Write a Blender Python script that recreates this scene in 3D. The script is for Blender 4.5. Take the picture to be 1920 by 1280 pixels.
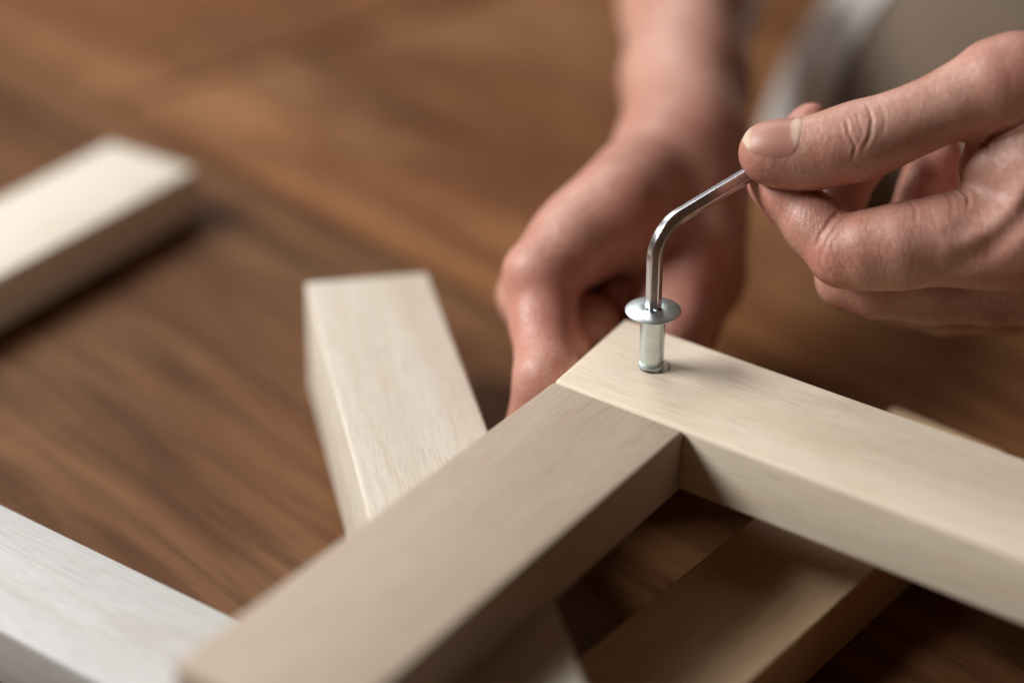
import bpy, bmesh, math, random
import numpy as np
from mathutils import Vector, Matrix

random.seed(4)
rng = np.random.default_rng(7)
scene = bpy.context.scene
for o in list(bpy.data.objects):
    bpy.data.objects.remove(o)

# ------------------------------------------------------------------ camera
CP = np.array([0.20505999, -0.38387295, 0.27630897])
CR = np.array([0.8186697, 0.57379046, 0.02333286])
CU = np.array([-0.30428308, 0.3989684, 0.86500637])
CF = np.array([-0.48702333, 0.71525431, -0.50121807])
FPX = 3603.73
cam_d = bpy.data.cameras.new('camera')
cam_d.sensor_width = 36.0
cam_d.lens = FPX / 1920 * 36
cam_d.clip_start = 0.02
cam_d.clip_end = 50
cam_d.dof.use_dof = True
cam_d.dof.focus_distance = 0.530
cam_d.dof.aperture_fstop = 2.5
cam_d.dof.aperture_blades = 0
cam = bpy.data.objects.new('camera', cam_d)
scene.collection.objects.link(cam)
cam.matrix_world = Matrix(((CR[0], CU[0], -CF[0], CP[0]), (CR[1], CU[1], -CF[1], CP[1]),
                           (CR[2], CU[2], -CF[2], CP[2]), (0, 0, 0, 1)))
scene.camera = cam

# ------------------------------------------------------------------ world and lamps (indoors: a big soft window on the left)
world = bpy.data.worlds.new('World')
scene.world = world
world.use_nodes = True
bg = world.node_tree.nodes['Background']
bg.inputs[0].default_value = (1.0, 0.54, 0.30, 1)
bg.inputs[1].default_value = 0.048


def area_light(name, direction, dist, sx, sy, watts, colour, target=(-0.03, 0.02, 0.0)):
    ld = bpy.data.lights.new(name, 'AREA')
    ld.shape = 'RECTANGLE'
    ld.size, ld.size_y = sx, sy
    ld.energy = watts
    ld.color = colour
    lo = bpy.data.objects.new(name, ld)
    scene.collection.objects.link(lo)
    d = Vector(direction).normalized()
    lo.location = Vector(target) + d * dist
    lo.rotation_euler = d.to_track_quat('Z', 'Y').to_euler()
    return lo


area_light('window_light', (-0.84, -0.44, 0.70), 1.3, 0.74, 0.46, 23.2, (1.0, 0.98, 0.955))
area_light('back_fill_light', (-0.84, 0.55, 0.85), 3.2, 1.7, 1.2, 30, (1.0, 0.98, 0.96))  # unseen fill lamp, added to brighten the hands, board tops and bolt head

scene.view_settings.view_transform = 'Standard'
scene.view_settings.look = 'None'
scene.view_settings.gamma = 1
scene.view_settings.exposure = 0
scene.cycles.use_denoising = True
scene.cycles.max_bounces = 8
scene.cycles.caustics_reflective = False
scene.cycles.caustics_refractive = False

# ------------------------------------------------------------------ helpers


def tag(o, label=None, cat=None, group=None, kind=None):
    if label:
        o['label'] = label
    if cat:
        o['category'] = cat
    if group:
        o['group'] = group
    if kind:
        o['kind'] = kind
    return o


def link(name, me, mat=None, parent=None):
    o = bpy.data.objects.new(name, me)
    scene.collection.objects.link(o)
    if mat is not None and me is not None:
        me.materials.clear()
        me.materials.append(mat)
    if parent is not None:
        o.parent = parent
    return o


def empty(name, loc=(0, 0, 0)):
    o = bpy.data.objects.new(name, None)
    o.empty_display_size = 0.02
    scene.collection.objects.link(o)
    o.location = loc
    return o


def at(x, y, depth):
    """a point of the place, found from where it shows in the photograph and how far away it is"""
    return CP + depth * (CF + CR * (x - 960) / FPX - CU * (y - 640) / FPX)


def smooth(me, on=True):
    me.polygons.foreach_set('use_smooth', [on] * len(me.polygons))
    me.update()


# ------------------------------------------------------------------ materials
def new_mat(name):
    m = bpy.data.materials.new(name)
    m.use_nodes = True
    nt = m.node_tree
    return m, nt, nt.nodes['Principled BSDF']


def N(nt, t, **kw):
    n = nt.nodes.new(t)
    for k, v in kw.items():
        setattr(n, k, v)
    return n


def ramp(nt, stops, fac):
    r = N(nt, 'ShaderNodeValToRGB')
    e = r.color_ramp.elements
    while len(e) < len(stops):
        e.new(0.5)
    for el, (pos, col) in zip(e, stops):
        el.position = pos
        el.color = (*col, 1) if len(col) == 3 else col
    nt.links.new(fac, r.inputs[0])
    return r


def mapping(nt, scale, loc=(0, 0, 0), rot=(0, 0, 0), coord='Object', src=None):
    mp = N(nt, 'ShaderNodeMapping')
    mp.inputs['Scale'].default_value = scale
    mp.inputs['Location'].default_value = loc
    mp.inputs['Rotation'].default_value = rot
    if src is None:
        tc = N(nt, 'ShaderNodeTexCoord')
        src = tc.outputs[coord]
    nt.links.new(src, mp.inputs[0])
    return mp.outputs[0]


def noise(nt, vec, scale, detail=4, rough=0.55, dist=0.0):
    n = N(nt, 'ShaderNodeTexNoise')
    n.inputs['Scale'].default_value = scale
    n.inputs['Detail'].default_value = detail
    n.inputs['Roughness'].default_value = rough
    n.inputs['Distortion'].default_value = dist
    nt.links.new(vec, n.inputs['Vector'])
    return n.outputs['Fac']


def mix(nt, fac, a, b, mode='MIX'):
    m = N(nt, 'ShaderNodeMix', data_type='RGBA', blend_type=mode)
    for s, v in ((m.inputs[0], fac), (m.inputs[6], a), (m.inputs[7], b)):
        if hasattr(v, 'is_linked') or hasattr(v, 'links'):
            nt.links.new(v, s)
        elif isinstance(v, (int, float)):
            s.default_value = v
        else:
            s.default_value = (*v, 1)
    return m.outputs[2]


def math_n(nt, op, a, b=None):
    m = N(nt, 'ShaderNodeMath', operation=op)
    for s, v in ((m.inputs[0], a), (m.inputs[1], b)):
        if v is None:
            continue
        if isinstance(v, (int, float)):
            s.default_value = v
        else:
            nt.links.new(v, s)
    return m.outputs[0]


def bump(nt, height, strength, distance, normal=None):
    b = N(nt, 'ShaderNodeBump')
    b.inputs['Strength'].default_value = strength
    b.inputs['Distance'].default_value = distance
    nt.links.new(height, b.inputs['Height'])
    if normal is not None:
        nt.links.new(normal, b.inputs['Normal'])
    return b.outputs[0]


def pale_wood(name, light, dark, seed, rough=0.55, band=0.5, freq=30.0):
    """planed basswood: length of the board runs along local X"""
    m, nt, bs = new_mat(name)
    off = (seed * 1.37, seed * 0.71, seed * 2.13)
    v_long = mapping(nt, (4.0, 60.0, 60.0), off)
    v_fine = mapping(nt, (110.0, 1500.0, 1500.0), off)
    v_fib = mapping(nt, (38.0, 640.0, 640.0), off)
    v_ring = mapping(nt, (5.0, 24.0, 24.0), off)
    v_mid = mapping(nt, (9.0, 210.0, 210.0), off)
    big = noise(nt, v_long, 1.0, 3, 0.5, 0.4)
    fine = noise(nt, v_fine, 1.0, 3, 0.6)
    mid = noise(nt, v_mid, 1.0, 4, 0.6)
    fib = noise(nt, v_fib, 1.0, 3, 0.6)
    ringn = noise(nt, v_ring, 1.0, 2, 0.4, 1.2)
    rings = math_n(nt, 'SINE', math_n(nt, 'MULTIPLY', ringn, freq))
    rings = math_n(nt, 'POWER', math_n(nt, 'MULTIPLY', math_n(nt, 'ADD', rings, 1.0), 0.5), 5.0)
    base = ramp(nt, [(0.32, dark), (0.62, light)], big).outputs[0]
    c1 = mix(nt, math_n(nt, 'MULTIPLY', rings, 0.42 * band), base, tuple(x * y for x, y in zip(dark, (0.86, 0.78, 0.66))))
    c2 = mix(nt, math_n(nt, 'MULTIPLY', ramp(nt, [(0.42, (0, 0, 0)), (0.75, (1, 1, 1))], mid).outputs[0], 0.13), c1,
             tuple(x * y for x, y in zip(dark, (0.84, 0.76, 0.66))))
    c2 = mix(nt, math_n(nt, 'MULTIPLY', ramp(nt, [(0.52, (0, 0, 0)), (0.68, (1, 1, 1))], fib).outputs[0], 0.30), c2,
             tuple(x * y for x, y in zip(dark, (0.82, 0.70, 0.60))))
    c3 = mix(nt, math_n(nt, 'MULTIPLY', ramp(nt, [(0.48, (0, 0, 0)), (0.70, (1, 1, 1))], fine).outputs[0], 0.50), c2,
             tuple(x * 0.72 for x in dark))
    nt.links.new(c3, bs.inputs['Base Color'])
    bs.inputs['Roughness'].default_value = rough
    bs.inputs['Specular IOR Level'].default_value = 0.35
    nt.links.new(bump(nt, fine, 0.35, 0.00012, bump(nt, mid, 0.25, 0.0002)), bs.inputs['Normal'])
    return m


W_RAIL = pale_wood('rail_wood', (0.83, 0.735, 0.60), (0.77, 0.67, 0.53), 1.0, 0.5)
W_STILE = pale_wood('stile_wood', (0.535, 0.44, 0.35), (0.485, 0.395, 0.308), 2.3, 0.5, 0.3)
W_MID = pale_wood('crossing_board_wood', (0.69, 0.63, 0.545), (0.60, 0.54, 0.45), 3.7, 0.6, 0.5)
W_WHITE = pale_wood('white_board_wood', (0.66, 0.665, 0.66), (0.57, 0.575, 0.565), 5.1, 0.6, 0.9, 11.0)
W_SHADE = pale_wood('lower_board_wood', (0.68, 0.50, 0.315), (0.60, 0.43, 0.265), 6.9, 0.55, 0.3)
W_FAR = pale_wood('far_board_wood', (0.78, 0.735, 0.64), (0.72, 0.67, 0.57), 8.2, 0.6, 0.4)


def floor_mat():
    m, nt, bs = new_mat('floor_wood')
    oi = N(nt, 'ShaderNodeObjectInfo')
    tc = N(nt, 'ShaderNodeTexCoord')
    add = N(nt, 'ShaderNodeVectorMath', operation='ADD')
    sc = N(nt, 'ShaderNodeVectorMath', operation='SCALE')
    comb = N(nt, 'ShaderNodeCombineXYZ')
    for i in range(3):
        nt.links.new(oi.outputs['Random'], comb.inputs[i])
    nt.links.new(comb.outputs[0], sc.inputs[0])
    sc.inputs['Scale'].default_value = 13.0
    nt.links.new(tc.outputs['Object'], add.inputs[0])
    nt.links.new(sc.outputs[0], add.inputs[1])
    src = add.outputs[0]
    big = noise(nt, mapping(nt, (3.0, 17.0, 17.0), src=src), 1.0, 4, 0.6, 0.8)
    blot = noise(nt, mapping(nt, (7.0, 13.0, 13.0), src=src), 1.0, 3, 0.5, 0.3)
    mid = noise(nt, mapping(nt, (6.0, 80.0, 80.0), src=src), 1.0, 6, 0.68, 0.6)
    fine = noise(nt, mapping(nt, (45.0, 900.0, 900.0), src=src), 1.0, 3, 0.6)
    c = ramp(nt, [(0.30, (0.105, 0.040, 0.014)), (0.50, (0.215, 0.088, 0.032)), (0.68, (0.345, 0.158, 0.060))], big).outputs[0]
    c = mix(nt, math_n(nt, 'MULTIPLY', ramp(nt, [(0.5, (0, 0, 0)), (0.75, (1, 1, 1))], blot).outputs[0], 0.6), c, (0.43, 0.225, 0.095))
    c = mix(nt, math_n(nt, 'MULTIPLY', ramp(nt, [(0.44, (0, 0, 0)), (0.60, (1, 1, 1))], mid).outputs[0], 0.55), c, (0.075, 0.026, 0.009))
    c = mix(nt, math_n(nt, 'MULTIPLY', ramp(nt, [(0.50, (0, 0, 0)), (0.75, (1, 1, 1))], fine).outputs[0], 0.4), c, (0.05, 0.018, 0.008))
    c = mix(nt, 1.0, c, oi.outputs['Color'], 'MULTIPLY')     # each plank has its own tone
    nt.links.new(c, bs.inputs['Base Color'])
    bs.inputs['Roughness'].default_value = 0.42
    bs.inputs['Specular IOR Level'].default_value = 0.06
    nt.links.new(bump(nt, mid, 0.25, 0.0006), bs.inputs['Normal'])
    return m


FLOOR = floor_mat()


def skin_mat(name):
    m, nt, bs = new_mat(name)
    v = mapping(nt, (1, 1, 1))
    soft = noise(nt, v, 55, 3, 0.5)
    blot = noise(nt, v, 190, 4, 0.6)
    attr = N(nt, 'ShaderNodeAttribute', attribute_name='flush')
    c = ramp(nt, [(0.35, (0.47, 0.235, 0.17)), (0.62, (0.59, 0.345, 0.268))], soft).outputs[0]
    c = mix(nt, math_n(nt, 'MULTIPLY', attr.outputs['Fac'], 0.75), c, (0.53, 0.185, 0.14))
    c = mix(nt, math_n(nt, 'MULTIPLY', ramp(nt, [(0.5, (0, 0, 0)), (0.72, (1, 1, 1))], blot).outputs[0], 0.32), c, (0.46, 0.165, 0.12))
    mott = noise(nt, v, 620, 3, 0.6)
    c = mix(nt, math_n(nt, 'MULTIPLY', ramp(nt, [(0.46, (0, 0, 0)), (0.66, (1, 1, 1))], mott).outputs[0], 0.30), c, (0.47, 0.185, 0.14))
    c = mix(nt, math_n(nt, 'MULTIPLY', ramp(nt, [(0.34, (1, 1, 1)), (0.48, (0, 0, 0))], mott).outputs[0], 0.26), c, (0.64, 0.42, 0.33))
    nt.links.new(c, bs.inputs['Base Color'])
    bs.inputs['Roughness'].default_value = 0.42
    bs.inputs['Specular IOR Level'].default_value = 0.5
    bs.inputs['Subsurface Weight'].default_value = 0.14
    bs.inputs['Subsurface Radius'].default_value = (1.0, 0.35, 0.2)
    bs.inputs['Subsurface Scale'].default_value = 0.003
    # fine skin relief: short creases across the finger, crossed by slanting ones, and small cells (units: mm)
    rest = N(nt, 'ShaderNodeAttribute', attribute_name='rest')
    nz = N(nt, 'ShaderNodeTexNoise')
    nz.inputs['Scale'].default_value = 0.5
    nt.links.new(rest.outputs['Vector'], nz.inputs['Vector'])
    s2 = N(nt, 'ShaderNodeVectorMath', operation='SCALE')
    s2.inputs['Scale'].default_value = 2.2
    nt.links.new(nz.outputs['Color'], s2.inputs[0])
    vd = N(nt, 'ShaderNodeVectorMath', operation='ADD')
    nt.links.new(rest.outputs['Vector'], vd.inputs[0])
    nt.links.new(s2.outputs[0], vd.inputs[1])
    src = vd.outputs[0]
    across = noise(nt, mapping(nt, (1.5, 0.28, 0.28), src=src), 1.0, 3, 0.6)
    slant1 = noise(nt, mapping(nt, (1.5, 0.30, 0.30), rot=(0, 0, 0.75), src=src), 1.0, 2, 0.6)
    slant2 = noise(nt, mapping(nt, (1.5, 0.30, 0.30), rot=(0, 0, -0.75), src=src), 1.0, 2, 0.6)
    vor = N(nt, 'ShaderNodeTexVoronoi', feature='DISTANCE_TO_EDGE')
    vor.inputs['Scale'].default_value = 1.25
    nt.links.new(src, vor.inputs['Vector'])
    cell_h = ramp(nt, [(0.0, (0, 0, 0)), (0.16, (1, 1, 1))], vor.outputs['Distance']).outputs[0]
    valley = lambda q: ramp(nt, [(0.36, (0, 0, 0)), (0.50, (1, 1, 1)), (0.80, (0.9, 0.9, 0.9))], q).outputs[0]
    hgt = math_n(nt, 'ADD', valley(across), math_n(nt, 'MULTIPLY', math_n(nt, 'ADD', valley(slant1), valley(slant2)), 0.6))
    hgt = math_n(nt, 'ADD', hgt, math_n(nt, 'MULTIPLY', cell_h, 0.2))
    b2 = bump(nt, hgt, 0.52, 0.00011)
    nt.links.new(b2, bs.inputs['Normal'])
    return m


SKIN = skin_mat('skin')


def nail_mat():
    m, nt, bs = new_mat('nail')
    attr = N(nt, 'ShaderNodeAttribute', attribute_name='zone')
    nz = noise(nt, mapping(nt, (1, 1, 1)), 260, 3, 0.5)
    c = ramp(nt, [(0.0, (0.66, 0.47, 0.38)), (0.17, (0.64, 0.43, 0.35)), (0.24, (0.42, 0.20, 0.15)), (0.74, (0.46, 0.22, 0.165)),
                  (0.84, (0.50, 0.28, 0.21)), (0.90, (0.66, 0.50, 0.38)), (1.0, (0.70, 0.57, 0.44))], attr.outputs['Fac']).outputs[0]
    c = mix(nt, math_n(nt, 'MULTIPLY', nz, 0.25), c, (0.56, 0.30, 0.23))
    nt.links.new(c, bs.inputs['Base Color'])
    bs.inputs['Roughness'].default_value = 0.45
    bs.inputs['Subsurface Weight'].default_value = 0.1
    bs.inputs['Subsurface Scale'].default_value = 0.002
    ridges = noise(nt, mapping(nt, (1, 1, 1)), 900, 2, 0.5)
    nt.links.new(bump(nt, ridges, 0.08, 0.0001), bs.inputs['Normal'])
    return m


NAIL = nail_mat()


def metal(name, col, rough, var=0.08):
    m, nt, bs = new_mat(name)
    nz = noise(nt, mapping(nt, (1, 1, 1)), 900, 4, 0.6)
    cl = noise(nt, mapping(nt, (1, 1, 1)), 220, 3, 0.6)
    c = ramp(nt, [(0.3, tuple(x * 0.80 for x in col)), (0.7, col)], cl).outputs[0]
    nt.links.new(c, bs.inputs['Base Color'])
    bs.inputs['Metallic'].default_value = 1.0
    r = math_n(nt, 'ADD', math_n(nt, 'MULTIPLY', nz, var * 2), rough - var)
    nt.links.new(r, bs.inputs['Roughness'])
    nt.links.new(bump(nt, nz, 0.12, 0.0001), bs.inputs['Normal'])
    return m


ZINC = metal('zinc_plated_steel', (0.75, 0.86, 0.87), 0.38)
CHROME = metal('plated_tool_steel', (0.78, 0.78, 0.83), 0.24, 0.06)


def cloth(name, col):
    m, nt, bs = new_mat(name)
    v = mapping(nt, (1, 1, 1))
    wv = N(nt, 'ShaderNodeTexWave')
    wv.inputs['Scale'].default_value = 320
    wv.inputs['Distortion'].default_value = 1.5
    nt.links.new(v, wv.inputs['Vector'])
    nz = noise(nt, v, 26, 4, 0.6)
    c = ramp(nt, [(0.3, tuple(x * 0.8 for x in col)), (0.7, col)], nz).outputs[0]
    nt.links.new(c, bs.inputs['Base Color'])
    bs.inputs['Roughness'].default_value = 0.9
    bs.inputs['Sheen Weight'].default_value = 0.2
    nt.links.new(bump(nt, wv.outputs['Fac'], 0.3, 0.0006), bs.inputs['Normal'])
    return m


TAUPE = cloth('taupe_cloth', (0.16, 0.115, 0.08))
PALE = cloth('pale_cloth', (0.52, 0.50, 0.47))

# ------------------------------------------------------------------ the floor: dark wooden planks
FZ = -0.0600
floor = empty('floor', (0, 0, FZ))
tag(floor, kind='structure')
ANG = math.radians(-10.5)
pd = np.array([math.cos(ANG), math.sin(ANG)])
pn = np.array([-pd[1], pd[0]])
PW = 0.286
seam0 = float(np.dot(np.array([-0.233, 0.134]), pn))
plank_meshes = {}


def plank_mesh(L):
    key = round(L, 3)
    if key in plank_meshes:
        return plank_meshes[key]
    bm = bmesh.new()
    bmesh.ops.create_cube(bm, size=1)
    bmesh.ops.scale(bm, vec=(L - 0.0012, PW - 0.0016, 0.02), verts=bm.verts)
    bmesh.ops.translate(bm, vec=(0, 0, -0.01), verts=bm.verts)
    top = [e for e in bm.edges if all(v.co.z > -0.001 for v in e.verts)]
    bmesh.ops.bevel(bm, geom=top, offset=0.0016, segments=2, affect='EDGES')
    me = bpy.data.meshes.new('plank')
    bm.to_mesh(me)
    bm.free()
    me.materials.append(FLOOR)
    plank_meshes[key] = me
    return me


for k in range(-3, 6):
    c0 = seam0 + (k + 0.5) * PW
    L = 1.45
    shift = (0.37 * k) % 1.0 * L - 0.4
    for j in (-2, -1, 0, 1):
        s = shift + (j + 0.5) * L
        q = pd * s + pn * c0
        if not (-2.4 < s < 1.6):
            continue
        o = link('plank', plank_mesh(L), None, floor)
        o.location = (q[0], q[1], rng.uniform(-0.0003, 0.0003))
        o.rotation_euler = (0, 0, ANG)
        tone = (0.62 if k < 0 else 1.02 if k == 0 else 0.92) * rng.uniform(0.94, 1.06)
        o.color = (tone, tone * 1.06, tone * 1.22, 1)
sub = bpy.data.meshes.new('subfloor')
bm = bmesh.new()
bmesh.ops.create_grid(bm, x_segments=1, y_segments=1, size=2.6)
bm.to_mesh(sub)
bm.free()
o = link('subfloor', sub, FLOOR, floor)
o.location = (-0.3, 0.4, -0.0202)

# ------------------------------------------------------------------ boards
TB = 0.0198


def board_mesh(L, w, t, bev, x0=0.0, skew=0.0):
    """top face at z=0, x from x0 to x0+L, y from 0 to w (skew shifts the y=w corner of the x0 end)"""
    bm = bmesh.new()
    vs = {}
    for i, x in enumerate((x0, x0 + L)):
        for j, y in enumerate((0, w)):
            for k, z in enumerate((-t, 0)):
                vs[i, j, k] = bm.verts.new((x + (skew * j if i == 0 else 0), y, z))
    for f in ((0, 0, 0), (0, 1, 0), (0, 1, 1), (0, 0, 1)), ((1, 0, 0), (1, 0, 1), (1, 1, 1), (1, 1, 0)), \
             ((0, 0, 0), (0, 0, 1), (1, 0, 1), (1, 0, 0)), ((0, 1, 0), (1, 1, 0), (1, 1, 1), (0, 1, 1)), \
             ((0, 0, 0), (1, 0, 0), (1, 1, 0), (0, 1, 0)), ((0, 0, 1), (0, 1, 1), (1, 1, 1), (1, 0, 1)):
        bm.faces.new([vs[i] for i in f])
    bmesh.ops.recalc_face_normals(bm, faces=bm.faces)
    bmesh.ops.bevel(bm, geom=list(bm.edges), offset=bev, segments=4, profile=0.5, affect='EDGES')
    me = bpy.data.meshes.new('board')
    bm.to_mesh(me)
    bm.free()
    smooth(me)
    if hasattr(me, 'set_sharp_from_angle'):
        me.set_sharp_from_angle(angle=math.radians(40))
    return me


WB, WA = 0.042, 0.0424
HOLE = np.array([-0.0236 - 0.0001, 0.0220 + 0.0016])

frame = empty('wooden_frame', (0, 0, -TB))
tag(frame, 'pale wooden frame corner with a rail and a stile butted together under the bolt', 'frame')
rail = link('rail', board_mesh(0.48, WA, TB, 0.0016, -WB, -0.0030), W_RAIL, frame)
rail.location = (0, 0, TB)
# the bolt hole in the rail
bmc = bmesh.new()
bmesh.ops.create_cone(bmc, cap_ends=True, segments=48, radius1=0.0046, radius2=0.0046, depth=0.06)
mc = bpy.data.meshes.new('cut')
bmc.to_mesh(mc)
bmc.free()
cut = link('cut', mc)
cut.location = (HOLE[0], HOLE[1], 0)
bpy.context.view_layer.update()
md = rail.modifiers.new('hole', 'BOOLEAN')
md.object = cut
md.operation = 'DIFFERENCE'
md.solver = 'EXACT'
bpy.context.view_layer.update()
dg = bpy.context.evaluated_depsgraph_get()
me2 = bpy.data.meshes.new_from_object(rail.evaluated_get(dg))
rail.modifiers.clear()
rail.data = me2
bpy.data.objects.remove(cut)
if hasattr(me2, 'set_sharp_from_angle'):
    me2.set_sharp_from_angle(angle=math.radians(40))
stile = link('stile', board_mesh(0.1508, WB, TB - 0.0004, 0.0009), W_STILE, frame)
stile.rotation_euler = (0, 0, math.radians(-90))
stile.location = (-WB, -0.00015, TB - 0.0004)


def lone_board(name, L, w, t, bev, mat, loc, rot, label, x0=0.0):
    o = link(name, board_mesh(L, w, t, bev, x0), mat)
    o.rotation_euler = rot
    o.location = loc
    tag(o, label, 'board', 'loose boards of the kit')
    return o


R = math.radians
lone_board('loose_board', 0.45, 0.0395, 0.0198, 0.0011, W_WHITE, (-0.45, -0.1382, -0.0402), (0, 0, R(0.7)),
           'whitish board in the lower left corner, passing under the stile')
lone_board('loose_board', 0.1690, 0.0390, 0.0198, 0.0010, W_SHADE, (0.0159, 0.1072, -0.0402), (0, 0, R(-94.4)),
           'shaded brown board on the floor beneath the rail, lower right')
lone_board('loose_board', 0.36, 0.0440, 0.0198, 0.0012, W_FAR, (-0.3192, 0.0998, -0.0402), (0, 0, R(-86.2)),
           'strongly blurred pale board at the left edge, farthest from the frame')

# the board that crosses under the stile
ca = R(-42.5)
cm = link('loose_board', board_mesh(0.262, 0.0402, 0.0397, 0.0012), W_MID)
roll = 0.0
# local x -> along, local y -> across (left edge of the picture is y = 0)
mrot = Matrix.Rotation(ca, 4, 'Z') @ Matrix.Rotation(roll, 4, 'X')
cm.matrix_world = Matrix.Translation((-0.1585, 0.0303, -0.0202)) @ mrot
tag(cm, 'pale board with a bright left side, reaching up from under the stile in mid picture', 'board', 'loose boards of the kit')

# ------------------------------------------------------------------ bolt (sleeve nut) and hex key
N0 = np.array([HOLE[0] - 0.0007, HOLE[1] - 0.0005, 0.0])
axis = np.array([0, 0, 1.0]) - 0.030 * CR
axis /= np.linalg.norm(axis)
ex = np.cross(axis, CF)
ex /= np.linalg.norm(ex)
ey = np.cross(axis, ex)
bolt = empty('sleeve_bolt', tuple(N0 - axis * 0.012))
tag(bolt, 'zinc plated sleeve bolt with a wide flat head, standing in the rail hole', 'bolt')
BLOC = N0 - axis * 0.012


def lathe(name, prof, mat, parent, ploc, org, seg=64, hexrings=()):
    vs, fs = [], []
    for i, (r, h) in enumerate(prof):
        for s in range(seg):
            a = 2 * math.pi * s / seg
            rr = r
            if i in hexrings:
                aa = (a + math.pi / 6) % (math.pi / 3) - math.pi / 6
                rr = r * math.cos(math.pi / 6) / math.cos(aa)
            vs.append(org + ex * rr * math.cos(a) + ey * rr * math.sin(a) + axis * h - ploc)
    for i in range(len(prof) - 1):
        for s in range(seg):
            s2 = (s + 1) % seg
            fs.append((i * seg + s, i * seg + s2, (i + 1) * seg + s2, (i + 1) * seg + s))
    fs.append(tuple(range(seg)))
    fs.append(tuple(range((len(prof) - 1) * seg, len(prof) * seg)))
    me = bpy.data.meshes.new(name)
    me.from_pydata([tuple(v) for v in vs], [], fs)
    bm = bmesh.new()
    bm.from_mesh(me)
    bmesh.ops.recalc_face_normals(bm, faces=bm.faces)
    bm.to_mesh(me)
    bm.free()
    smooth(me)
    if hasattr(me, 'set_sharp_from_angle'):
        me.set_sharp_from_angle(angle=math.radians(32))
    return link(name, me, mat, parent)


HH = 0.0172          # underside of the head above the board
mm = 0.001
lathe('shank', [(3.0 * mm, -12 * mm), (3.15 * mm, -11.5 * mm), (3.15 * mm, -0.6 * mm), (3.55 * mm, -0.3 * mm), (3.75 * mm, 0.3 * mm),
                (3.72 * mm, 0.9 * mm), (3.5 * mm, 1.3 * mm), (2.95 * mm, 1.5 * mm), (2.95 * mm, 1.95 * mm), (3.35 * mm, 2.2 * mm), (3.5 * mm, 2.9 * mm), (3.5 * mm, 4.0 * mm),
                (3.5 * mm, HH - 0.6 * mm), (3.65 * mm, HH + 0.05 * mm)], ZINC, bolt, BLOC, N0)
head = lathe('head', [(3.6 * mm, HH), (6.9 * mm, HH + 0.05 * mm), (7.6 * mm, HH + 0.25 * mm), (7.85 * mm, HH + 0.55 * mm), (7.8 * mm, HH + 0.8 * mm),
                      (7.5 * mm, HH + 0.98 * mm), (6.4 * mm, HH + 1.25 * mm), (4.6 * mm, HH + 1.55 * mm), (3.4 * mm, HH + 1.68 * mm),
                      (2.9 * mm, HH + 1.62 * mm), (2.62 * mm, HH + 1.35 * mm), (2.6 * mm, HH - 2.0 * mm)], ZINC, bolt, BLOC, N0, 72,
             hexrings=(9, 10, 11))

# key: hexagonal rod, straight shaft, tight bend, long arm into the fingers
corner = N0 + axis * 0.0426
adir = CR + 0.61 * CU + 0.60 * CF
adir /= np.linalg.norm(adir)
BR = 0.0105
cosb = float(np.dot(axis, adir))
half = math.acos(cosb) / 2
tl = BR * math.tan(half)
pts = [N0 + axis * (HH - 0.0012), N0 + axis * (HH + 0.006), N0 + axis * (HH + 0.014)]
p0 = corner - axis * tl
cc = p0 + (adir - axis * cosb) / np.linalg.norm(adir - axis * cosb) * BR
for i in range(15):
    a = (2 * half) * i / 14
    e1 = (p0 - cc) / BR
    pts.append(cc + BR * (e1 * math.cos(a) + axis * math.sin(a)))
alen = 0.040 / float(np.dot(adir, CR))
for s in (0.35, 0.6, 0.8, 1.0):
    pts.append(corner + adir * (tl + (alen - tl) * s))
pts = np.array(pts)
kvs, kfs = [], []
prev = ex.copy()
prof2 = []
for k in range(6):       # rounded hexagon, 4 mm across flats
    for da in (-0.19, -0.09, 0.09, 0.19):
        a = k * math.pi / 3 + da
        aa = (a + math.pi / 6) % (math.pi / 3) - math.pi / 6
        rr = min(2.06 / math.cos((a % (math.pi / 3)) - math.pi / 6), 2.30)
        prof2.append((rr * mm * math.cos(a), rr * mm * math.sin(a)))
n = len(prof2)
for i, P in enumerate(pts):
    t = pts[min(i + 1, len(pts) - 1)] - pts[max(i - 1, 0)]
    t /= np.linalg.norm(t)
    prev = prev - t * np.dot(prev, t)
    prev /= np.linalg.norm(prev)
    bx = np.cross(t, prev)
    for (a, b) in prof2:
        kvs.append(P + prev * a + bx * b - pts[0])
for i in range(len(pts) - 1):
    for s in range(n):
        s2 = (s + 1) % n
        kfs.append((i * n + s, i * n + s2, (i + 1) * n + s2, (i + 1) * n + s))
kfs.append(tuple(range(n))[::-1])
kfs.append(tuple(range((len(pts) - 1) * n, len(pts) * n)))
me = bpy.data.meshes.new('hex_key')
me.from_pydata([tuple(v) for v in kvs], [], kfs)
smooth(me)
if hasattr(me, 'set_sharp_from_angle'):
    me.set_sharp_from_angle(angle=math.radians(50))
key = link('hex_key', me, CHROME)
key.location = tuple(pts[0])
tag(key, 'bent shiny steel hex key set in the bolt head and pinched by thumb and finger', 'hex key')


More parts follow.
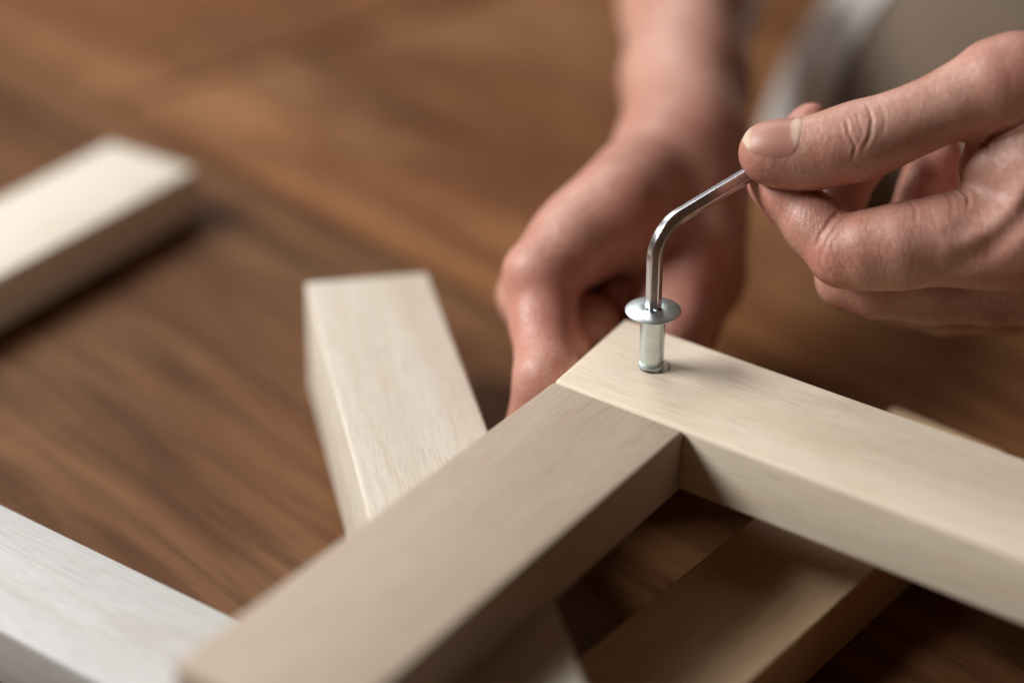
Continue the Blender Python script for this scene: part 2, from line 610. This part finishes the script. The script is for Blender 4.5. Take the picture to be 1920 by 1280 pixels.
# ------------------------------------------------------------------ bodies: smooth distance fields turned into one continuous mesh
class Field:
    def __init__(self, lo, hi, h):
        self.h = h
        self.lo = np.array(lo, float)
        self.n = np.ceil((np.array(hi, float) - self.lo) / h).astype(int) + 1
        self.ax = [(self.lo[i] + h * np.arange(self.n[i])).astype(np.float32) for i in range(3)]
        self.d = np.full(self.n, 60.0, np.float32)

    def blank(self):
        return np.full(self.n, 60.0, np.float32)

    def box(self, lo, hi):
        a = np.clip(np.floor((np.array(lo) - self.lo) / self.h).astype(int), 0, self.n)
        b = np.clip(np.ceil((np.array(hi) - self.lo) / self.h).astype(int) + 1, 0, self.n)
        return tuple(slice(x, y) for x, y in zip(a, b))

    def cone(self, d, a, b, ra, rb, k=2.0, flat=None):
        """tapered capsule from a to b blended into d; flat = (direction, factor) squeezes it"""
        a, b = np.array(a, float), np.array(b, float)
        pad = max(ra, rb) * 1.25 + k + 2.5
        sl = self.box(np.minimum(a, b) - pad, np.maximum(a, b) + pad)
        if any(s.stop <= s.start for s in sl):
            return
        X = self.ax[0][sl[0]][:, None, None]
        Y = self.ax[1][sl[1]][None, :, None]
        Z = self.ax[2][sl[2]][None, None, :]
        ab = b - a
        L2 = max(float(ab @ ab), 1e-9)
        px, py, pz = X - a[0], Y - a[1], Z - a[2]
        t = np.clip((px * ab[0] + py * ab[1] + pz * ab[2]) / L2, 0, 1)
        vx, vy, vz = px - t * ab[0], py - t * ab[1], pz - t * ab[2]
        if flat is not None:
            fd = np.array(flat[0], float)
            fd /= np.linalg.norm(fd)
            q = (vx * fd[0] + vy * fd[1] + vz * fd[2]) * (flat[1] - 1)
            vx, vy, vz = vx + q * fd[0], vy + q * fd[1], vz + q * fd[2]
        tt = t * t * (3 - 2 * t)
        v = np.sqrt(vx * vx + vy * vy + vz * vz) - (ra + tt * (rb - ra))
        cur = d[sl]
        d[sl] = smin(cur, v.astype(np.float32), k)

    def chain(self, d, pts, k=2.5, flat=None):
        for (a, ra), (b, rb) in zip(pts[:-1], pts[1:]):
            self.cone(d, a, b, ra, rb, k, flat)

    def groove(self, d, poly, width, depth, zmin):
        """a crease across the camera-facing side, along a line of (x, y) points"""
        P = np.array(poly, float)
        lo = np.append(P.min(0) - width * 3, zmin)
        hi = np.append(P.max(0) + width * 3, self.ax[2][-1])
        sl = self.box(lo, hi)
        X = self.ax[0][sl[0]][:, None]
        Y = self.ax[1][sl[1]][None, :]
        best = np.full((X.shape[0], Y.shape[1]), 99.0, np.float32)
        amp = np.zeros_like(best)
        L = 0
        tot = sum(np.linalg.norm(P[i + 1] - P[i]) for i in range(len(P) - 1))
        for i in range(len(P) - 1):
            ab = P[i + 1] - P[i]
            l2 = float(ab @ ab)
            t = np.clip(((X - P[i][0]) * ab[0] + (Y - P[i][1]) * ab[1]) / l2, 0, 1)
            dd = np.hypot(X - P[i][0] - t * ab[0], Y - P[i][1] - t * ab[1])
            u = (L + t * math.sqrt(l2)) / tot
            up = dd < best
            best = np.where(up, dd, best)
            amp = np.where(up, np.clip(np.minimum(u, 1 - u) * 5 + 0.15, 0, 1), amp)
            L += math.sqrt(l2)
        g = depth * amp * (np.exp(-(best / width) ** 2) - 0.35 * np.exp(-((best - 2.0 * width) / (0.9 * width)) ** 2))
        d[sl] += g[:, :, None].astype(np.float32)

    def sample(self, P, d):
        q = (np.array(P) - self.lo) / self.h
        i = np.clip(np.floor(q).astype(int), 0, self.n - 2)
        f = q - i
        out = 0
        for dx in (0, 1):
            for dy in (0, 1):
                for dz in (0, 1):
                    w = (f[:, 0] if dx else 1 - f[:, 0]) * (f[:, 1] if dy else 1 - f[:, 1]) * (f[:, 2] if dz else 1 - f[:, 2])
                    out = out + w * d[i[:, 0] + dx, i[:, 1] + dy, i[:, 2] + dz]
        return out


def smin(a, b, k):
    if k <= 0:
        return np.minimum(a, b)
    h = np.maximum(k - np.abs(a - b), 0) / k
    return np.minimum(a, b) - h * h * (k * 0.25)


def surface_nets(F, d, relax=2):
    d = d.copy()
    for ax in range(3):
        s = [slice(None)] * 3
        for e in (0, -1):
            s[ax] = e
            d[tuple(s)] = np.maximum(d[tuple(s)], 0.5)
    ins = d < 0
    n = np.array(d.shape)
    cnt = np.zeros(n - 1, np.int8)
    for dx in (0, 1):
        for dy in (0, 1):
            for dz in (0, 1):
                cnt += ins[dx:n[0] - 1 + dx, dy:n[1] - 1 + dy, dz:n[2] - 1 + dz]
    act = (cnt > 0) & (cnt < 8)
    ii = np.argwhere(act)
    idx = np.full(n - 1, -1, np.int32)
    idx[act] = np.arange(len(ii))
    acc = np.zeros((len(ii), 3))
    num = np.zeros(len(ii))
    corners = [(a, b, c) for a in (0, 1) for b in (0, 1) for c in (0, 1)]
    val = {c: d[ii[:, 0] + c[0], ii[:, 1] + c[1], ii[:, 2] + c[2]].astype(float) for c in corners}
    for c in corners:
        for ax in range(3):
            if c[ax] == 0:
                c2 = list(c)
                c2[ax] = 1
                c2 = tuple(c2)
                a, b = val[c], val[c2]
                m = (a < 0) != (b < 0)
                t = np.where(m, a / np.where(m, a - b, 1), 0)
                pos = np.array(c, float)[None, :].repeat(len(ii), 0)
                pos[:, ax] += t
                acc[m] += pos[m]
                num[m] += 1
    V = F.lo + F.h * (ii + acc / num[:, None])
    quads = []
    for ax in range(3):
        o1, o2 = [(1, 2), (2, 0), (0, 1)][ax]
        s0 = [slice(None)] * 3
        s1 = [slice(None)] * 3
        s0[ax] = slice(0, -1)
        s1[ax] = slice(1, None)
        ch = ins[tuple(s0)] != ins[tuple(s1)]
        e = np.argwhere(ch)
        e = e[(e[:, o1] > 0) & (e[:, o2] > 0) & (e[:, o1] < n[o1] - 1) & (e[:, o2] < n[o2] - 1)]
        flip = ins[e[:, 0], e[:, 1], e[:, 2]]
        q = []
        for (a, b) in ((-1, -1), (0, -1), (0, 0), (-1, 0)):
            c = e.copy()
            c[:, o1] += a
            c[:, o2] += b
            q.append(idx[c[:, 0], c[:, 1], c[:, 2]])
        q = np.stack(q, 1)
        q[~flip] = q[~flip][:, ::-1]
        quads.append(q)
    Q = np.concatenate(quads)
    E = np.concatenate([Q[:, [0, 1]], Q[:, [1, 2]], Q[:, [2, 3]], Q[:, [3, 0]]])
    for _ in range(relax):
        s = np.zeros_like(V)
        w = np.zeros(len(V))
        for a, b in ((0, 1), (1, 0)):
            for k in range(3):
                s[:, k] += np.bincount(E[:, a], V[E[:, b], k], len(V))
            w += np.bincount(E[:, a], minlength=len(V))
        V = 0.5 * V + 0.5 * s / np.maximum(w, 1)[:, None]
    return V, Q


def to_mesh(name, V, Q):
    me = bpy.data.meshes.new(name)
    me.vertices.add(len(V))
    me.vertices.foreach_set('co', np.ascontiguousarray(V, np.float32).ravel())
    me.loops.add(Q.size)
    me.loops.foreach_set('vertex_index', np.ascontiguousarray(Q, np.int32).ravel())
    me.polygons.add(len(Q))
    me.polygons.foreach_set('loop_start', np.arange(0, Q.size, Q.shape[1], dtype=np.int32))
    me.polygons.foreach_set('use_smooth', np.ones(len(Q), bool))
    me.update(calc_edges=True)
    me.validate()
    return me


def attr_vec(me, name, vals):
    a = me.attributes.new(name, 'FLOAT_VECTOR', 'POINT')
    a.data.foreach_set('vector', np.ascontiguousarray(vals, np.float32).ravel())


def attr_float(me, name, vals):
    a = me.attributes.new(name, 'FLOAT', 'POINT')
    a.data.foreach_set('value', np.ascontiguousarray(vals, np.float32))


def cam_to_world(P, d0):
    """P in mm: x right, y up, z towards the viewer, measured from a point d0 mm in front of the camera"""
    P = np.atleast_2d(P) * 0.001
    return CP + CF * (d0 * 0.001) + P[:, :1] * CR + P[:, 1:2] * CU - P[:, 2:3] * CF


def local(d0):
    def h(px, py, z, rpx=None):
        D = d0 - z
        p = np.array([(px - 960) / FPX * D, (640 - py) / FPX * D, z])
        if rpx is None:
            return p
        return (p, rpx / FPX * D)
    return h


person = empty('person', tuple(at(1700, 300, 0.56)))
tag(person, 'person in taupe trousers steadying the frame corner and turning the hex key', 'person')
PLOC = np.array(person.location)

# ---------------- the hand with the hex key
D1 = 532.0
h = local(D1)
lo = h(1372, 680, 0)
hi = h(2230, 30, 0)
F = Field((lo[0], lo[1], -62), (hi[0], hi[1], 34), 0.42)

# palm and metacarpals
palm = F.blank()
F.chain(palm, [h(1835, 452, 9, 80), h(1905, 440, 10, 98), h(2040, 400, 8, 112), h(2260, 330, 4, 118)], 5)
F.chain(palm, [h(1860, 535, -10, 76), h(1960, 515, -8, 92), h(2260, 400, -8, 105)], 6)
F.chain(palm, [h(1860, 545, -28, 72), h(1980, 540, -26, 86), h(2260, 420, -18, 100)], 6)
F.chain(palm, [h(1900, 520, -44, 64), h(2000, 520, -40, 76), h(2260, 410, -26, 90)], 6)
# web between thumb and index
F.chain(palm, [h(1856, 316, 10, 58), h(1930, 322, 12, 86), h(2100, 320, 8, 104)], 6)
# thumb metacarpal
thumb = F.blank()
F.chain(thumb, [h(2200, 230, 12, 112), h(2010, 178, 16, 104), h(1905, 152, 17, 84), h(1862, 158, 17, 74)], 5)
# thumb proximal and distal phalanges
F.chain(thumb, [h(1862, 160, 17, 74), h(1790, 192, 15, 62), h(1715, 226, 12.5, 60), h(1655, 250, 10.5, 62), h(1608, 266, 9, 67)], 5)
F.chain(thumb, [h(1608, 266, 9, 67), h(1560, 277, 8, 61), h(1505, 285, 6, 54), h(1452, 284, 4.5, 48), h(1434, 284, 4, 44)], 5)
F.chain(thumb, [h(1520, 300, 3, 50), h(1450, 297, 1.5, 44)], 6)

# index finger: thick proximal, bent at the middle joint, tip behind the thumb
index = F.blank()
F.chain(index, [h(1850, 448, 9, 86), h(1770, 450, 9, 80), h(1690, 462, 8, 77), h(1625, 470, 6, 70), h(1580, 474, 4, 63)], 4)
mid_ph = F.blank()
F.chain(mid_ph, [h(1580, 474, 4, 63), h(1530, 425, 0, 56), h(1478, 368, -5, 51), h(1452, 342, -8.5, 46)], 3)
F.chain(mid_ph, [h(1452, 342, -8.5, 46), h(1470, 290, -13.5, 42), h(1512, 238, -19, 32), h(1524, 220, -20, 27)], 3)
index = smin(index, mid_ph, 2.0)

# middle, ring and little finger, lower and farther back
middle = F.blank()
F.chain(middle, [h(1870, 535, -10, 76), h(1740, 537, -11, 68), h(1640, 533, -12, 60), h(1584, 525, -14, 52)], 4)
F.chain(middle, [h(1588, 525, -14, 52), h(1560, 440, -22, 50), h(1575, 370, -27, 46), h(1615, 305, -30, 42), h(1650, 270, -30, 36)], 3)  # tip carried up unseen behind the thumb so it shades the ring finger
ring = F.blank()
F.chain(ring, [h(1880, 560, -28, 70), h(1770, 562, -30, 62), h(1690, 555, -32, 54)], 4)
F.chain(ring, [h(1690, 555, -32, 54), h(1705, 440, -40, 52), h(1740, 360, -42, 52), h(1752, 300, -42, 48), h(1752, 265, -42, 42)], 3)
little = F.blank()
F.chain(little, [h(1910, 520, -44, 62), h(1840, 535, -46, 52), h(1790, 530, -48, 46)], 4)
F.chain(little, [h(1790, 530, -48, 46), h(1800, 450, -54, 42), h(1825, 405, -54, 36)], 3)

hand = smin(palm, index, 5.0)
hand = smin(hand, middle, 1.2)
hand = smin(hand, ring, 1.2)
hand = smin(hand, little, 1.2)
pt = smin(palm, thumb, 6.0)
hand = np.minimum(hand, thumb)
# blend thumb into palm only near the web, keep the pinch crisp
hand = np.minimum(hand, pt)


def xy(*pts):
    return [tuple(h(px, py, 10)[:2]) for px, py in pts]


for poly, w, dep in (
        # thumb joint wrinkles
        (xy((1576, 226), (1580, 255), (1592, 282), (1588, 308)), 0.55, 0.50),
        (xy((1596, 212), (1600, 240), (1606, 262)), 0.45, 0.30),
        (xy((1616, 200), (1623, 232), (1618, 262), (1606, 290)), 0.65, 0.60),
        (xy((1566, 236), (1568, 262), (1578, 285)), 0.4, 0.22),
        (xy((1638, 196), (1646, 230), (1640, 262)), 0.6, 0.22),
        (xy((1604, 262), (1596, 276), (1586, 300)), 0.4, 0.25),
        # crease inside the bent index finger
        (xy((1578, 394), (1558, 414), (1538, 444), (1530, 470)), 0.8, 0.45),
        (xy((1572, 420), (1550, 448), (1542, 476)), 0.5, 0.25),
        (xy((1556, 448), (1560, 480), (1590, 512)), 0.5, 0.30),
        (xy((1540, 462), (1538, 495), (1556, 520)), 0.5, 0.30),
        (xy((1580, 455), (1592, 490), (1612, 514)), 0.6, 0.22),
        # index middle phalanx fine folds
        (xy((1505, 372), (1490, 400), (1480, 420)), 0.5, 0.15),
        # base of the index and web folds
        (xy((1792, 345), (1806, 372), (1800, 396)), 0.7, 0.75),
        (xy((1700, 372), (1708, 398), (1704, 420)), 0.8, 0.35),
        (xy((1766, 352), (1774, 380), (1768, 410)), 0.7, 0.28),
        (xy((1826, 290), (1846, 262), (1892, 240), (1930, 222)), 0.8, 0.85),
        (xy((1828, 272), (1842, 280), (1838, 294)), 0.6, 0.6),
        # tendon hollow below the index knuckle
        (xy((1755, 505), (1830, 470), (1890, 415), (1935, 350)), 2.6, 0.9),
):
    F.groove(hand, poly, w * 0.72 if w < 2 else w, dep * 0.62, -2)
# tendon ridge
F.groove(hand, xy((1770, 478), (1835, 440), (1885, 385), (1925, 320)), 2.4, -0.5, 0)

V, Q = surface_nets(F, hand, 1)
Vw = cam_to_world(V, D1) - PLOC
me = to_mesh('hand', Vw, Q)


def flush(V, spots):
    f = np.zeros(len(V))
    for c, r, a in spots:
        f = np.maximum(f, a * np.exp(-((V - c) ** 2).sum(1) / (r * r)))
    return f


attr_vec(me, 'rest', V)
attr_float(me, 'flush', flush(V, [
    (h(1420, 320, 4), 9, 0.9), (h(1590, 265, 16), 11, 0.45), (h(1545, 500, 8), 11, 0.8), (h(1440, 360, -4), 12, 0.8),
    (h(1521, 215, -18), 9, 0.9), (h(1700, 430, 16), 16, 0.45), (h(1880, 150, 25), 14, 0.5), (h(1850, 250, 10), 12, 0.7),
    (h(1900, 500, 18), 16, 0.6), (h(1600, 345, 4), 14, 0.75), (h(1600, 560, -10), 12, 0.7), (h(1700, 330, -35), 14, 0.6)]))
key_hand = link('hand', me, SKIN, person)
tag(key_hand, 'hand at right pinching the hex key between thumb and bent forefinger')


def nail(name, base, tip, normal, hw, F, d, d0, parent, r_guess):
    """a curved nail plate lying on the distance field; base and tip are axis points, normal its outward direction"""
    base, tip, nrm = (np.array(q, float) for q in (base, tip, normal))
    ax = (tip - base)
    Ln = np.linalg.norm(ax)
    ax /= Ln
    nrm = nrm - ax * (nrm @ ax)
    nrm /= np.linalg.norm(nrm)
    side = np.cross(ax, nrm)
    nu, nv = 40, 36
    P, zone = [], []
    for i in range(nu + 1):
        u = i / nu
        for j in range(nv + 1):
            v = j / nv * 2 - 1
            # rounded cuticle end and rounded free edge
            ub = 0.10 * v * v + 0.035 * v ** 6
            ue = 1.0 - 0.17 * v * v - 0.10 * v ** 6
            uu = ub + (ue - ub) * u
            c = base + ax * (Ln * uu)
            a = v * hw * (0.86 + 0.14 * math.sin(math.pi * min(u * 1.1, 1)))
            dr = nrm * math.cos(a) + side * math.sin(a)
            P.append((c, dr, u, v))
            zone.append(uu)
    C = np.array([q[0] for q in P])
    Dr = np.array([q[1] for q in P])
    uu = np.array([q[2] for q in P])
    vv = np.array([q[3] for q in P])
    t = np.zeros(len(P))
    for _ in range(60):
        t += np.clip(F.sample(C + Dr * t[:, None], d) * -1.0, -0.6, 0.6) * 0.8
    # smooth the hit radius so the plate is even
    t = t.reshape(nu + 1, nv + 1)
    for _ in range(30):
        t[1:-1, 1:-1] = (t[:-2, 1:-1] + t[2:, 1:-1] + t[1:-1, :-2] + t[1:-1, 2:]) / 4
    t = t.ravel()
    off = 0.22 - 0.42 * np.abs(vv) ** 6 - 0.40 * np.clip(1 - uu / 0.09, 0, 1) ** 2 + 0.12 * uu
    S = C + Dr * (t + off)[:, None]
    S2 = C + Dr * (t + off - 0.45)[:, None]
    n0 = len(S)
    Vn = np.concatenate([S, S2])
    W = nv + 1
    qs = []
    for i in range(nu):
        for j in range(nv):
            a, b, c2, e = i * W + j, i * W + j + 1, (i + 1) * W + j + 1, (i + 1) * W + j
            qs.append((a, b, c2, e))
            qs.append((n0 + a, n0 + e, n0 + c2, n0 + b))
    for j in range(nv):
        a, b = nu * W + j, nu * W + j + 1
        qs.append((a, b, n0 + b, n0 + a))
        a, b = j, j + 1
        qs.append((b, a, n0 + a, n0 + b))
    for i in range(nu):
        a, b = i * W, (i + 1) * W
        qs.append((b, n0 + b, n0 + a, a))
        a, b = i * W + nv, (i + 1) * W + nv
        qs.append((a, n0 + a, n0 + b, b))
    me = to_mesh(name, cam_to_world(Vn, d0) - PLOC, np.array(qs))
    bm = bmesh.new()
    bm.from_mesh(me)
    bmesh.ops.recalc_face_normals(bm, faces=bm.faces)
    bm.to_mesh(me)
    bm.free()
    z = np.array(zone)
    # lunula: a pale half moon at the base
    z = np.concatenate([z, z])
    v2 = np.concatenate([vv, vv])
    z = np.where(z < 0.5, np.clip(z + 0.22 * v2 * v2 - 0.0, 0, 1), z)
    attr_float(me, 'zone', z)
    return link(name, me, NAIL, parent)


nail('fingernail', h(1508, 285, 6), h(1394, 284, 2.6), (0.05, 0.60, 0.80), math.radians(60), F, hand, D1, key_hand, 8)
nail('fingernail', h(1490, 255, -16), h(1524, 196, -19.5), (-0.75, 0.0, -0.65), math.radians(55), F, hand, D1, key_hand, 6)
del F, palm, thumb, index, mid_ph, middle, ring, little, hand, pt

# its forearm runs on out of the picture
F = Field((178, -30, -90), (330, 120, 60), 1.6)
arm = F.blank()
F.chain(arm, [h(2180, 330, -2, 150), h(2330, 330, -6, 160), h(2600, 300, -14, 190), h(3100, 240, -30, 250)], 8, ((0, 0, 1), 1.1))
V, Q = surface_nets(F, arm, 2)
me = to_mesh('forearm', cam_to_world(V, D1) - PLOC, Q)
attr_vec(me, 'rest', V)
attr_float(me, 'flush', np.zeros(len(V)))
link('forearm', me, SKIN, person)

# ---------------- the blurred hand that steadies the frame
D2 = 590.0
g = local(D2)
lo = g(900, 840, 0)
hi = g(1470, -330, 0)
F = Field((lo[0] - 6, lo[1], -262), (hi[0] + 62, hi[1], 62), 1.1)
body = F.blank()
F.chain(body, [g(1300, -420, -250, 150), g(1292, 0, -128, 122), g(1286, 150, -88, 112), g(1282, 260, -56, 110), g(1264, 330, -34, 108)], 10)
F.chain(body, [g(1268, 290, -40, 106), g(1160, 395, 4, 80), g(1080, 450, 12, 66)], 10)
F.chain(body, [g(1185, 360, -14, 86), g(1088, 445, 4, 74), g(1010, 515, 16, 70)], 8)
F.chain(body, [g(1235, 370, -42, 92), g(1120, 450, -30, 76)], 8)
thumb = F.blank()
F.chain(thumb, [g(1285, 300, -42, 106), g(1292, 400, -26, 100), g(1285, 480, -12, 90), g(1268, 560, 2, 74), g(1262, 620, 12, 64), g(1250, 690, 6, 56), g(1248, 735, 4, 48)], 8)
F.chain(thumb, [g(1330, 380, -44, 72), g(1325, 520, -28, 64), g(1300, 620, -12, 50)], 8)
body = smin(body, thumb, 9)


def wl(x, y, z, r):
    """a point given in mm in the place, in the hand's own frame"""
    q = np.array([x, y, z]) * 0.001 - CP
    return (np.array([q @ CR, q @ CU, D2 * 0.001 - q @ CF]) * 1000, r)


fing = F.blank()
F.chain(fing, [g(1024, 520, 16, 68), g(1018, 600, 20, 60), wl(-54.5, 16, -12, 9.2), wl(-57, 11, -41, 9.2)], 4)
F.chain(fing, [wl(-57, 11, -41, 9.2), wl(-40, 11, -45, 8.6), wl(-20, 13, -34, 7.4)], 4)  # unseen curl under the rail, shaped to block light leaking beneath the frame
body = smin(body, fing, 3)
for (x0, z0, yy) in ((990, -6, 31), (1015, -26, 49), (1055, -44, 66)):
    fg = F.blank()
    F.chain(fg, [g(x0 + 60, 480, z0 + 2, 74), g(x0 + 6, 555, z0, 60), wl(-61, yy, -12, 9.2), wl(-58, yy, -40, 8.8)], 4)
    F.chain(fg, [wl(-58, yy, -40, 8.8), wl(-42, yy - 1, -44, 8.2), wl(-24, yy - 2, -34, 7.2)], 4)  # same low curl, unseen, keeps light off the floor under the corner
    body = smin(body, fg, 1.8)
heel = F.blank()
F.chain(heel, [g(1200, 420, -30, 90), g(1140, 520, -46, 84), g(1120, 580, -50, 70)], 8)
body = smin(body, heel, 4)
V, Q = surface_nets(F, body, 2)
me = to_mesh('hand', cam_to_world(V, D2) - PLOC, Q)
attr_vec(me, 'rest', V)
attr_float(me, 'flush', 0.12 + 0.88 * flush(V, [(g(1050, 580, 26), 22, 0.9), (g(1270, 470, 24), 26, 0.6), (g(1180, 330, 12), 24, 0.3), (g(1330, 560, 10), 24, 0.9),
                                  (g(1330, 150, -10), 26, 0.6)]))
grip = link('hand', me, SKIN, person)
tag(grip, 'blurred hand and forearm in the middle, steadying the frame corner from behind')

# ---------------- the bent leg in taupe trousers behind the hands
D3 = 800.0
g = local(D3)
F = Field((85, -95, -175), (420, 215, 140), 2.6)
leg = F.blank()
KC, KR = g(2009, 374, 0), 130.0
LEG = [(KC, KR), (KC + np.array([120, 30, -40]), 140)]
F.chain(leg, LEG, 20)
zw = (CP[2] + CF[2] * D3 * 0.001) * 1000 + F.ax[0][:, None, None] * CR[2] + F.ax[1][None, :, None] * CU[2] - F.ax[2][None, None, :] * CF[2]
leg = np.maximum(leg, (FZ * 1000 + 0.4 - zw).astype(np.float32))
V, Q = surface_nets(F, leg, 3)
me = to_mesh('trouser_leg', cam_to_world(V, D3) - PLOC, Q)
leg_o = link('trouser_leg', me, TAUPE, person)
# pale band along its side
V2, Q2 = surface_nets(F, leg - 1.6, 3)
C2 = V2[Q2].mean(1)
rad = np.hypot(C2[:, 0] - KC[0], C2[:, 1] - KC[1]) / KR
keep = (rad > 0.885) & (C2[:, 0] < KC[0] + 10)
Q2 = Q2[keep]
used = np.unique(Q2)
re_i = np.full(len(V2), -1)
re_i[used] = np.arange(len(used))
me = to_mesh('side_band', cam_to_world(V2[used], D3) - PLOC, re_i[Q2])
link('side_band', me, PALE, leg_o)
